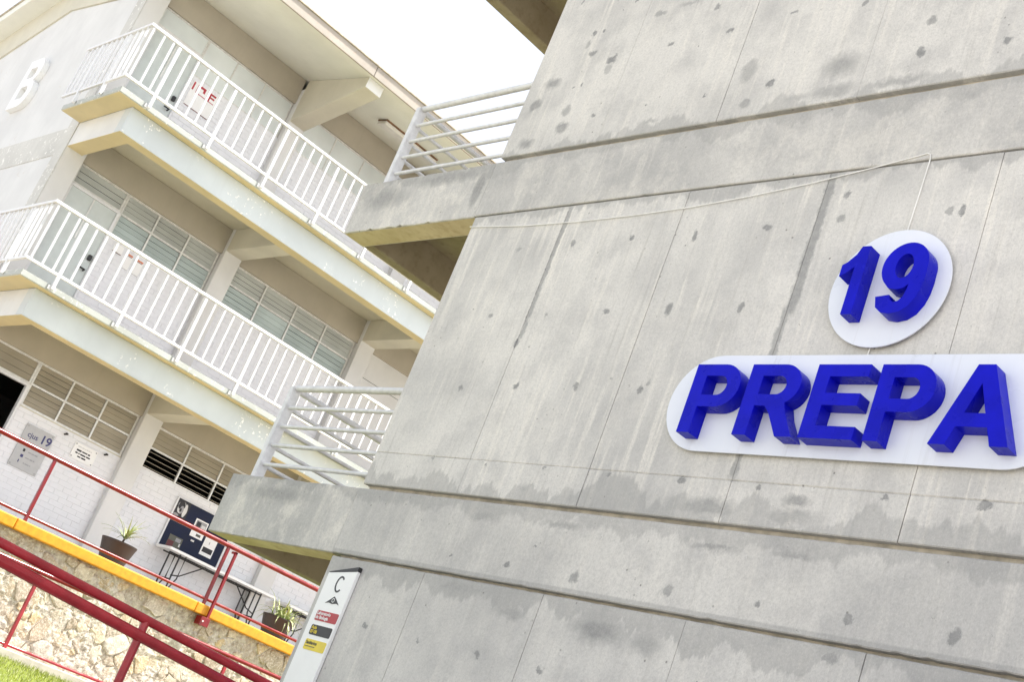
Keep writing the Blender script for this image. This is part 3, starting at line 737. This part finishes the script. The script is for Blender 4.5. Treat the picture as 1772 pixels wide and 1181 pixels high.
def door(y0, y1, z0, z1, leaf=True):
    j = MB(); j.box(XW-.08, XW+.012, y0, y0+.04, z0, z1); j.box(XW-.08, XW+.012, y1-.04, y1, z0, z1); j.box(XW-.078, XW+.014, y0+.001, y1-.001, z1-.04, z1)
    d = part('door', j, 'rail', bld, bev=.003)
    if leaf:
        part('leaf', B(XW-.05, XW-.015, y0+.041, y1-.041, z0+.01, z1-.041), 'door', d)
        part('mid_rail', B(XW-.012, XW-.004, (y0+y1)/2-.012, (y0+y1)/2+.012, z0+1.35, z1-.045), 'alu', d)
        part('lock', B(XW-.014, XW+.03, y1-.13, y1-.07, z0+1.15, z0+1.24), 'black', d, bev=.006)
        part('handle', MB().tube([(XW-.01, y1-.10, z0+.97), (XW+.05, y1-.10, z0+.98), (XW+.05, y1-.20, z0+.98)], .014, 8), 'black', d)
    return d
for fi, fz in enumerate(F):
    head = (3.99, 7.005, 10.045)[fi]; sill = (3.275, 6.275, 9.335)[fi]; rowz = (3.63, 6.65, 9.69)[fi]
    ctop = (4.455, 7.465, 10.533)[fi]
    for b in range(5):
        y0 = cols[b]+.335; y1 = cols[b+1]
        # wall beam over the windows
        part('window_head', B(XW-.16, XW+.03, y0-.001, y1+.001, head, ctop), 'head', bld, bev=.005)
        if b == 2 and fi == 1:
            part('plain_wall', B(XW-.15, XW, y0, y1, fz, 6.52), 'cream', bld); part('plain_wall', B(XW-.15, XW-.015, y0, y1, 6.535, head), 'cream', bld)
            continue
        lim = 292 if fi == 0 else 0
        if b == 0:
            d1 = 7.435
            brickwork(d1+.0, y1, fz, sill, 2.1 if fi == 0 else None, 200)
            door(y0+.02, d1-.003, fz, (3.605, 6.655, 9.69)[fi], leaf=fi > 0)
            if fi < 2:
                window(y0+.02, d1-.003, (3.607, 6.657)[fi], head, 1, [], (['tan_glass'], ['louver'])[fi], blades=3)
                window(d1, y1-.01, sill, head, 3, [rowz], (['tan_glass', 'tan_glass'], ['louver_low', 'louver'])[fi])
            else:
                pane_window(y0+.02, d1-.003, 9.69, head, 1, 'frost'); pane_window(d1, y1-.01, sill, head, 3, 'frost')
        else:
            brickwork(y0, y1, fz, sill, 2.3 if fi == 0 and b == 1 else None, lim)
            if fi < 2: window(y0+.01, y1-.01, sill, head, 4, [rowz], (['tan_glass', 'tan_glass'], ['louver_low', 'louver'])[fi], open_rows=(0,) if fi == 0 else ())
            else: pane_window(y0+.01, y1-.01, sill, head, 4, 'frost')
part('sill_strip', B(XW-.02, XW+.006, 7.44, 9.26, 3.256, 3.2745), 'soffit', bld)
# skirting seen under the balcony rails
for fz in F[1:]:
    for b in range(5):
        part('skirting', B(XW+.001, XW+.012, cols[b]+.336+(.95 if b == 0 else 0), cols[b+1]-.001, fz+.001, fz+.12), 'brick', bld)

# ---- balcony railings
bal_mesh = shared('baluster', MB().box(-.0135, .0135, -.0135, .0135, -.415, .415), 'rail')
bal_end = shared('baluster', MB().box(-.0135, .0135, -.0135, .0135, -.415, .415), 'rail')
def balcony(fz, label):
    zt = fz + 1.035; zb = fz + .15; x = -17.925; y0 = 5.80; ye = 15.4; xe = -20.06
    t = thing('balcony_railing', label, 'railing', (x, y0, fz), 'balcony railings')
    part('top_rail', B(x-.025, x+.025, y0-.025, ye, zt-.022, zt+.022), 'rail', t, bev=.005)
    part('bottom_rail', B(x-.018, x+.018, y0-.018, ye, zb-.02, zb+.02), 'rail', t, bev=.004)
    part('end_top_rail', B(xe, x-.0255, y0-.025, y0+.025, zt-.0225, zt+.0215), 'rail', t, bev=.005)
    part('end_bottom_rail', B(xe, x-.0185, y0-.018, y0+.018, zb-.0205, zb+.0195), 'rail', t, bev=.004)
    pm = shared('post', MB().box(-.02, .02, -.024, .024, -.53, .53), 'rail', bev=.004)
    zc = (zt-.022 + fz-.085)/2
    for k in range(9):
        y = 6.305 + 1.05*k
        po = piece('post', pm, t, (x, y, zc)); ROOT[po.name] = Vector((x, y, zc))
        piece('bracket', shared('bracket', MB().box(-.03, .0, -.035, .035, -.03, .03), 'grail'), po, (x-.0, y-.03, fz-.05))
    for k in range(2):
        xx = -18.55 - .9*k
        po = piece('post', pm, t, (xx, y0, zc)); ROOT[po.name] = Vector((xx, y0, zc))
    zm = (zt+zb)/2
    ys = [5.845, 6.024, 6.195] + [6.305+1.05*k+.175*q for k in range(9) for q in range(1, 6)]
    for y in ys:
        if y < ye: piece('baluster', bal_mesh, t, (x, y+random.uniform(-.006, .006), zm))
    xx = x - .10
    while xx > xe:
        if min(abs(xx+18.55), abs(xx+19.45)) > .04: piece('baluster', bal_end, t, (xx, y0, zm))
        xx -= .165
balcony(F[2], 'white baluster railing along the top floor balcony')
balcony(F[1], 'white baluster railing along the middle floor balcony')

# ---- letter on the gable
t = thing('gable_letter', 'white block letter B on the cream gable wall', 'letter', (-23.2, YG, 8.28))
glyph('B', -23.56, -22.80, 8.26, 9.30, t, 'signwhite', YG-.002, .10)

# ---- ceiling lamp
yl0, yl1 = 10.45, 11.72; xl = -19.08; zl = soff(xl)
t = thing('ceiling_lamp', 'unlit fluorescent lamp under the roof overhang of the top floor', 'lamp', (xl, yl0, zl))
def lampbox(hw, za, zb): return MB().hexa([(xl-hw,yl0,soff(xl-hw)+za),(xl+hw,yl0,soff(xl+hw)+za),(xl+hw,yl1,soff(xl+hw)+za),(xl-hw,yl1,soff(xl-hw)+za),(xl-hw,yl0,soff(xl-hw)+zb),(xl+hw,yl0,soff(xl+hw)+zb),(xl+hw,yl1,soff(xl+hw)+zb),(xl-hw,yl1,soff(xl-hw)+zb)])
part('housing', lampbox(.15, -.03, -.001), 'rust', t, bev=.004)
part('diffuser', lampbox(.14, -.10, -.031), 'lamp', t, bev=.015, seg=2)

# ------------------------------------------------------------------ notices on the walls
def wall_sheet(name, y0, y1, z0, z1, mat, label, cat, d=.004, x=None, group=None):
    x = XW+.004 if x is None else x
    t = thing(name, label, cat, (x, (y0+y1)/2, z0), group)
    part('sheet', B(x, x+d, y0, y1, z0, z1), mat, t)
    return t, x+d
def print_block(t, x, y0, y1, z0, z1, mat, d=.0012, name='print'):
    return part(name, B(x+.0004, x+d, y0, y1, z0, z1), mat, t)
def print_lines(t, x, y0, y1, zs, h, mat, seed=0):
    R = random.Random(seed); mb = MB()
    for z in zs:
        y = y0 + R.random()*.01; end = y1 - R.random()*(y1-y0)*.25
        while y < end:
            w_ = h*(1.0 + 3.2*R.random()); e = min(y+w_, end)
            mb.box(x+.0004, x+.0013, y, e, z-h*(.35+.2*R.random()), z+h*(.4+.2*R.random())); y = e + h*.45
    return part('lettering', mb, mat, t)
t, x = wall_sheet('paper_notice', 7.50, 8.00, 8.81, 9.27, 'paper', 'white paper notice with large red lettering on the top floor wall', 'notice')
for a in ((7.515, 7.545, 9.11, 9.255), (7.60, 7.635, 9.11, 9.255), (7.635, 7.76, 9.215, 9.255), (7.72, 7.76, 9.165, 9.215), (7.84, 7.875, 9.11, 9.255), (7.875, 7.965, 9.22, 9.255), (7.875, 7.955, 9.165, 9.195), (7.60, 7.97, 9.095, 9.108)):
    print_block(t, x, *a, 'redink')
print_block(t, x, 7.51, 7.99, 8.812, 8.826, 'maroon')  # dark strip painted as the shadow along the sheet's lower edge
for (y0, y1, z0, z1, lab) in ((7.585, 7.755, 6.055, 6.20, 'small white paper sheet nearest the middle floor door, highest of three'), (7.855, 7.955, 5.90, 6.165, 'narrow white paper sheet, middle of three under the middle floor window'), (7.99, 8.155, 5.90, 6.165, 'wider white paper sheet with orange heading, furthest from the middle floor door')):
    t, x = wall_sheet('paper_sheet', y0, y1, z0, z1, 'paper', lab, 'notice', group='papers on the middle floor wall')
    if z0 < 6: print_block(t, x, y0+.006, y1-.01, z1-.035, z1-.008, 'orange'); print_block(t, x, y0+.01, y1-.02, z1-.05, z1-.040, 'maroon')
    else: print_block(t, x, y0+.004, y1-.004, z0+.002, z0+.014, 'maroon')
    print_block(t, x, y0+.001, y1-.001, z0+.0005, z0+.006, 'grey', name='bottom_strip')  # thin grey strip along the bottom edge
# grey plaque
t, x = wall_sheet('metal_plaque', 7.67, 8.145, 2.415, 3.085, 'grey_plaque', 'tall grey metal plaque reading cjus19 beside the ground floor door', 'plaque', d=.012)
mm = text_mesh('cjus', .115, .0015, bold=.001); put_mesh('lettering', mm, 'navyink', t, (x+.002, 7.745, 2.905), RZX)
mm = text_mesh('19', .185, .0015, bold=.004); put_mesh('lettering', mm, 'navyink', t, (x+.002, 7.955, 2.895), RZX)
for i, z in enumerate((2.70, 2.61, 2.525)):
    yy = 7.79
    print_block(t, x, yy, yy+(.035, .045, .016)[i], z-.022, z+.022, ('ink', 'navyink', 'navyink')[i], name='bullet')
    print_lines(t, x, 7.87, 8.08-(.0, .0, .03)[i], [z-.005], .020, 'grey', i)
for yy, zz in ((7.70, 3.055), (8.115, 3.055), (7.70, 2.445), (8.115, 2.445)): print_block(t, x, yy-.009, yy+.009, zz-.009, zz+.009, 'grey', d=.005, name='screw')
# white notice
t, x = wall_sheet('white_plaque', 8.48, 8.885, 2.92, 3.17, 'signwhite', 'small white plaque with three dark lines under the ground floor window', 'plaque', d=.01)
print_lines(t, x, 8.54, 8.84, (3.065, 3.02), .024, 'ink', 5); print_lines(t, x, 8.59, 8.80, (2.975,), .024, 'ink', 6); print_lines(t, x, 8.54, 8.80, (3.12,), .02, 'lightgrey', 7)
for yy, zz in ((8.505, 3.145), (8.86, 3.145), (8.505, 2.945), (8.86, 2.945)): print_block(t, x, yy-.009, yy+.009, zz-.009, zz+.009, 'grey', d=.005, name='screw')
# small hooks beneath the window
for yy, lab in ((8.29, 'small black wall hook to the left of the white plaque'), (9.02, 'small black wall hook to the right of the white plaque')):
    single('wall_hook', MB().tube([(XW-.01, yy, 3.21), (XW+.05, yy, 3.20), (XW+.05, yy-.05, 3.175)], .014, 8), 'black', lab, 'hook', (XW, yy, 3.2), group='hooks under the window')

# ---- pin board
t = thing('notice_board', 'navy felt notice board with posters in white frame on the ground floor wall', 'notice board', (XW, 11.05, 2.27))
y0, y1, z0, z1 = 10.455, 11.64, 2.27, 3.14
part('felt', B(XW+.002, XW+.025, y0+.02, y1-.02, z0+.02, z1-.015), 'navy', t)
part('frame', MB().box(XW+.001, XW+.035, y0, y0+.028, z0, z1).box(XW+.001, XW+.035, y1-.028, y1, z0, z1).box(XW+.002, XW+.036, y0+.001, y1-.001, z0, z0+.045).box(XW+.002, XW+.034, y0+.001, y1-.001, z1-.012, z1), 'rail', t, bev=.003)
xb = XW+.026
def poster(a, b, c, d, mat, lab):
    o = part('poster', B(xb, xb+.003, a, b, c, d), mat, t); o['label'] = lab; return o
def on(o, a, b, c, d, mat, k=1): return part('print', B(xb+.003*1+.0004*k, xb+.003+.0004*k+.0006, a, b, c, d), mat, o)
o = poster(10.49, 10.73, 2.82, 3.12, 'ink', 'dark grey portrait poster')
R = random.Random(11)
def blob(o, cy, cz, ry, rz, mat, k):
    pts = [(cy+ry*math.cos(q)*(1+.12*math.sin(3*q+k)), cz+rz*math.sin(q)) for q in (2*math.pi*i/20 for i in range(20))]
    x_ = xb+.003+.0006*k
    part('print', MB().poly([(x_, a, b) for a, b in pts]), mat, o)
blob(o, 10.585, 3.00, .075, .105, 'lightgrey', 1); blob(o, 10.575, 3.035, .062, .075, 'ink', 2); blob(o, 10.60, 2.965, .038, .062, 'grey', 3); blob(o, 10.665, 2.97, .035, .11, 'lightgrey', 2); blob(o, 10.585, 2.955, .02, .03, 'ink', 4); blob(o, 10.535, 2.86, .05, .025, 'grey', 1)
o = poster(10.92, 11.17, 2.66, 2.96, 'paper', 'white poster with a dark picture'); on(o, 10.945, 11.15, 2.82, 2.94, 'grey'); on(o, 10.96, 11.04, 2.84, 2.92, 'ink', 3); on(o, 11.06, 11.14, 2.83, 2.89, 'lightgrey', 3); on(o, 11.03, 11.12, 2.69, 2.73, 'olive')
o = poster(10.60, 10.86, 2.34, 2.55, 'olive', 'dark poster with a maroon corner'); on(o, 10.605, 10.72, 2.345, 2.46, 'maroon'); on(o, 10.73, 10.83, 2.47, 2.53, 'grey'); on(o, 10.82, 10.845, 2.41, 2.46, 'lightgrey', 3)
o = poster(11.22, 11.46, 2.46, 2.82, 'paper', 'white poster with a dark band'); on(o, 11.245, 11.44, 2.515, 2.60, 'ink'); on(o, 11.32, 11.335, 2.66, 2.70, 'grey')
o = poster(10.985, 11.05, 2.585, 2.615, 'lightgrey', 'small pale slip')

# ---- folding tables
def table(y0, y1, label):
    t = thing('folding_table', label, 'table', (-19.75, (y0+y1)/2, 1.48), 'folding tables under the notice board')
    zt = 2.315; xa, xb_ = -19.98, -19.48
    part('table_top', B(xa, xb_, y0, y1, zt-.045, zt), 'signwhite', t, bev=.012, seg=2)
    part('apron', MB().box(xa+.04, xa+.06, y0+.15, y1-.15, zt-.065, zt-.046).box(xb_-.26, xb_-.24, y0+.15, y1-.15, zt-.065, zt-.046), 'black', t)
    for s, ye in ((1, y0+.26), (-1, y1-.26)):
        for x in (xa+.07, xb_-.07):
            part('leg', MB().tube([(x, ye, zt-.05), (x, ye, 1.49)], .014, 8), 'black', t)
            part('leg', MB().tube([(x, ye+.11*s, zt-.05), (x, ye+.11*s, 1.9), (x, ye+.03*s, 1.7), (x, ye+.03*s, 1.49)], .012, 8), 'black', t)
        part('cross_bar', MB().tube([(xa+.07, ye, 1.86), (xb_-.07, ye, 1.86)], .012, 8), 'black', t)
        part('brace', MB().tube([(xb_-.10, ye, 1.92), (xb_-.10, ye+.15*s, 1.96), (xb_-.10, ye+.52*s, zt-.06)], .011, 8), 'black', t)
table(10.43, 12.62, 'white folding table with black legs under the notice board')
table(12.88, 14.7, 'white folding table partly hidden behind the fuller potted plant')

# ---- planters
def planter(y, x, full, label, seed):
    R = random.Random(seed); z0 = 1.485; h = .385
    t = thing('potted_plant', label, 'plant', (x, y, z0), 'planters along the edge of the platform')
    a, b = .165, .262; c = b-.022; n_ = 28; po = MB(); vs = []
    for rr, zz in ((a, z0), (b-.004, z0+h-.02), (b, z0+h-.018), (b, z0+h), (c, z0+h), (c-.02, z0+h-.09)):
        vs += [(x+rr*math.cos(2*math.pi*k/n_), y+rr*math.sin(2*math.pi*k/n_), zz) for k in range(n_)]
    po.add(vs, [tuple(range(n_-1, -1, -1))] + [(r_*n_+k, r_*n_+(k+1) % n_, (r_+1)*n_+(k+1) % n_, (r_+1)*n_+k) for r_ in range(5) for k in range(n_)])
    part('pot', po, 'pot', t, smooth=True)
    part('soil', MB().poly([(x+(c-.012)*math.cos(2*math.pi*k/n_), y+(c-.012)*math.sin(2*math.pi*k/n_), z0+h-.06) for k in range(n_)]), 'soil', t)
    zr = z0+h-.07
    if not full: part('stem', MB().tube([(x, y+.03, zr), (x, y+.035, zr+.10), (x, y+.045, zr+.16)], [.02, .016, .012], 8), 'soil', t)
    n = 80 if full else 34
    for k in range(n):
        az = R.uniform(0, 6.283); L = R.uniform(.28, .52) if full else R.uniform(.22, .42); up = R.uniform(.45, 1.4)
        bx, by, bz = x+R.uniform(-.12, .12)*(1 if full else .1), y+.04+R.uniform(-.12, .12)*(1 if full else .1), zr + (.02 if full else .14)
        droop = R.uniform(1.2, 2.9) if full else R.uniform(.3, 1.5)
        p = Vector((bx, by, bz)); d = Vector((math.cos(az)*math.cos(up), math.sin(az)*math.cos(up), math.sin(up))); side = Vector((-math.sin(az), math.cos(az), 0))
        vs = []; N = 7
        for i in range(N+1):
            s = i/N; w_ = (.014 if full else .012)*(math.sin(math.pi*min(1, .25+.75*s))**.8)*(1-s**3)+.001
            vs += [p-side*w_, p+Vector((0,0,-.003)), p+side*w_]
            p = p + d*(L/N); d = (d + Vector((0, 0, -droop/N*1.1))).normalized()
        fs = []
        for i in range(N):
            q = i*3; fs += [(q, q+1, q+4, q+3), (q+1, q+2, q+5, q+4)]
        part('leaf', MB().add(vs, fs), 'leaf', t)
planter(8.86, -17.95, False, 'brown planter with a small upright spider plant on the left', 5)
planter(11.82, -17.95, True, 'brown planter overflowing with drooping spider plant beside the tables', 8)

# ------------------------------------------------------------------ retaining wall of rubble stones
wall = thing('stone_wall', 'rubble stone retaining wall with a yellow painted coping', 'wall', (-17.15, 9, -.1))
WX = -17.135
part('mortar_bed', B(WX-.3, WX-.03, 1.25, 16, -.3, 1.36), 'rmortar', wall)
def mortar_face():
    mb = MB(); ny, nz = 420, 62; Y0, Y1, Z0, Z1 = 5.4, 13.2, -.12, 1.361
    for j in range(nz+1):
        for i in range(ny+1):
            y = Y0+(Y1-Y0)*i/ny; z = Z0+(Z1-Z0)*j/nz
            d = .022*mnoise.noise(Vector((y*5, z*5, 3))) + .014*mnoise.noise(Vector((y*17, z*17, 9))) + .008*mnoise.noise(Vector((y*40, z*40, 1)))
            mb.v.append((WX+.013+d, y, z))
    for j in range(nz):
        for i in range(ny):
            a = j*(ny+1)+i; mb.f.append((a, a+1, a+ny+2, a+ny+1))
    part('mortar_face', mb, 'rmortar', wall, smooth=False)
mortar_face()
yy = 1.22
while yy < 16:
    e = yy + 2.88
    part('coping', B(-17.45, -17.005, yy+.003, e-.003, 1.362, 1.508), 'yellow', wall, bev=.016, seg=2)
    yy = e
def clip(poly, px, py, nx, ny):
    out = []; n = len(poly)
    for i in range(n):
        a, b = poly[i], poly[(i+1) % n]
        da = (a[0]-px)*nx + (a[1]-py)*ny; db = (b[0]-px)*nx + (b[1]-py)*ny
        if da <= 0: out.append(a)
        if da*db < 0:
            t_ = da/(da-db); out.append((a[0]+(b[0]-a[0])*t_, a[1]+(b[1]-a[1])*t_))
    return out
def stones():
    R = random.Random(21); pts = []; tries = 0
    Y0, Y1, Z0, Z1 = 5.6, 13.0, -.08, 1.345
    while tries < 9000 and len(pts) < 298:
        p = (R.uniform(Y0, Y1), R.uniform(Z0, Z1)); d = R.choice((.07, .09, .13, .17, .24, .34)); tries += 1
        if all(math.hypot(p[0]-q[0], (p[1]-q[1])*1.25) > (d+q[2])*.5*1.12 for q in pts): pts.append((*p, d))
    for i, p in enumerate(pts):
        poly = [(Y0, Z0), (Y1, Z0), (Y1, Z1), (Y0, Z1)]
        for j, q in enumerate(pts):
            if i == j: continue
            dx, dy = q[0]-p[0], q[1]-p[1]; L = math.hypot(dx, dy)
            if L > .9: continue
            f = .5 + .16*(p[2]-q[2])/max(.2, p[2]+q[2])*2
            poly = clip(poly, p[0]+dx*f, p[1]+dy*f, dx/L, dy/L)
            if not poly: break
        if len(poly) < 3: continue
        cx = sum(a for a, b in poly)/len(poly); cz = sum(b for a, b in poly)/len(poly)
        for it in range(1):                                            # round the corners
            q = []
            for k in range(len(poly)):
                a, b = poly[k], poly[(k+1) % len(poly)]
                q += [(a[0]*.9+b[0]*.1, a[1]*.9+b[1]*.1), (a[0]*.5+b[0]*.5+R.uniform(-.022, .022), a[1]*.5+b[1]*.5+R.uniform(-.022, .022)), (a[0]*.1+b[0]*.9, a[1]*.1+b[1]*.9)]
            poly = q
        n = len(poly); size = max(.05, math.sqrt(sum((a-cx)**2+(b-cz)**2 for a, b in poly)/n))
        gap = .004 + .014*R.random(); k0 = 1-gap/size
        dep = .003 + .034*R.random()**1.4; vs = []; ang = R.uniform(-.25, .25); tilt = R.uniform(-.25, .25)
        for (sc_, dx) in ((k0, -.03), (k0*.985, dep*.45), (k0*.93, dep*.9), (k0*.6, dep*1.0)):
            for a, b in poly:
                jn = 1 + .16*mnoise.noise(Vector((a*9, b*9, sc_*4)))
                u, v = (a-cx)*sc_*jn, (b-cz)*sc_*jn
                vs.append((WX+dx+(u*ang+v*tilt)*(1 if dx > 0 else 0)*.35 + .016*mnoise.noise(Vector((a*16, b*16, dx*50))), cx+u, cz+v))
        vs.append((WX+dep*1.06, cx, cz)); fs = []
        for r in range(3):
            for k in range(n): fs.append((r*n+k, r*n+(k+1) % n, (r+1)*n+(k+1) % n, (r+1)*n+k))
        for k in range(n): fs.append((3*n+k, 3*n+(k+1) % n, 4*n))
        o = part('stone', MB().add(vs, fs), 'stone', wall)
        smooth_mesh(o.data, 50)
stones()

# ------------------------------------------------------------------ red railings
def red_upper():
    x = -17.06; z1 = 2.385; z0 = 1.585
    t = thing('platform_railing', 'bright red pipe railing above the yellow coping', 'railing', (x, 7.1, 1.5))
    part('top_rail', MB().tube([(x, 1.3, z1), (x, 15.6, z1)], .033, 14), 'red', t, smooth=True)
    part('bottom_rail', MB().tube([(x, 1.3, z0), (x, 15.6, z0)], .021, 12), 'red', t, smooth=True)
    for y in (4.2, 7.09, 9.975, 12.86):
        part('post', B(x-.022, x+.022, y-.022, y+.022, 1.505, z1-.02), 'red', t, bev=.004)
        if y > 8:
            part('bracket_post', MB().box(-16.985, -16.945, y+.075, y+.115, 1.25, 2.335).box(x, -16.945, y+.0755, y+.1145, 2.30, 2.3345), 'red', t, bev=.004)
            part('bracket_plate', B(-17.09, -16.94, y-.005, y+.145, 1.225, 1.345), 'red', t, bev=.004)
            part('bolt', MB().tube([(-16.941, y+.03, 1.285), (-16.925, y+.03, 1.285)], .012, 8), 'rail', t)
red_upper()
def red_lower():
    x = -16.72
    t = thing('kerb_railing', 'thin red railing standing on the kerb at the foot of the stone wall', 'railing', (x, 7.45, -.03))
    part('top_rail', MB().tube([(x, 1.3, 1.0), (x, 15.6, .985)], .03, 14), 'red', t, smooth=True)
    part('bottom_rail', MB().tube([(x, 1.3, .045), (x, 15.6, .045)], .019, 12), 'dred', t, smooth=True)
    for y in (4.57, 7.455, 10.5, 13.4):
        part('post', B(x-.022, x+.022, y-.022, y+.022, -.04, .98), 'dred', t, bev=.004)
red_lower()
def pipe_rail():
    x = -6.0; a, b = -1.0, 5.4
    z2 = lambda y: .333 - .0765*(y-2.476); z1 = lambda y: .404 - .062*(y-2.437)
    t = thing('ramp_railing', 'thick dark red double pipe railing of the ramp in the left foreground', 'railing', (x, 3.25, RAMPZ(3.25)))
    part('upper_pipe', MB().tube([(x, a, z1(a)), (x, b, z1(b))], .0225, 20), 'dred', t, smooth=True)
    part('lower_pipe', MB().tube([(x+.01, a, z2(a)), (x+.01, b, z2(b))], .0272, 20), 'dred', t, smooth=True)
    for y in (.9, 2.08, 3.262, 4.44):
        part('post', MB().tube([(x, y, RAMPZ(y)-.02), (x, y, z1(y))], .021, 14), 'dred', t, smooth=True)
        part('base_plate', B(x-.06, x+.06, y-.06, y+.06, RAMPZ(y)-.008, RAMPZ(y)+.012), 'dred', t)
pipe_rail()
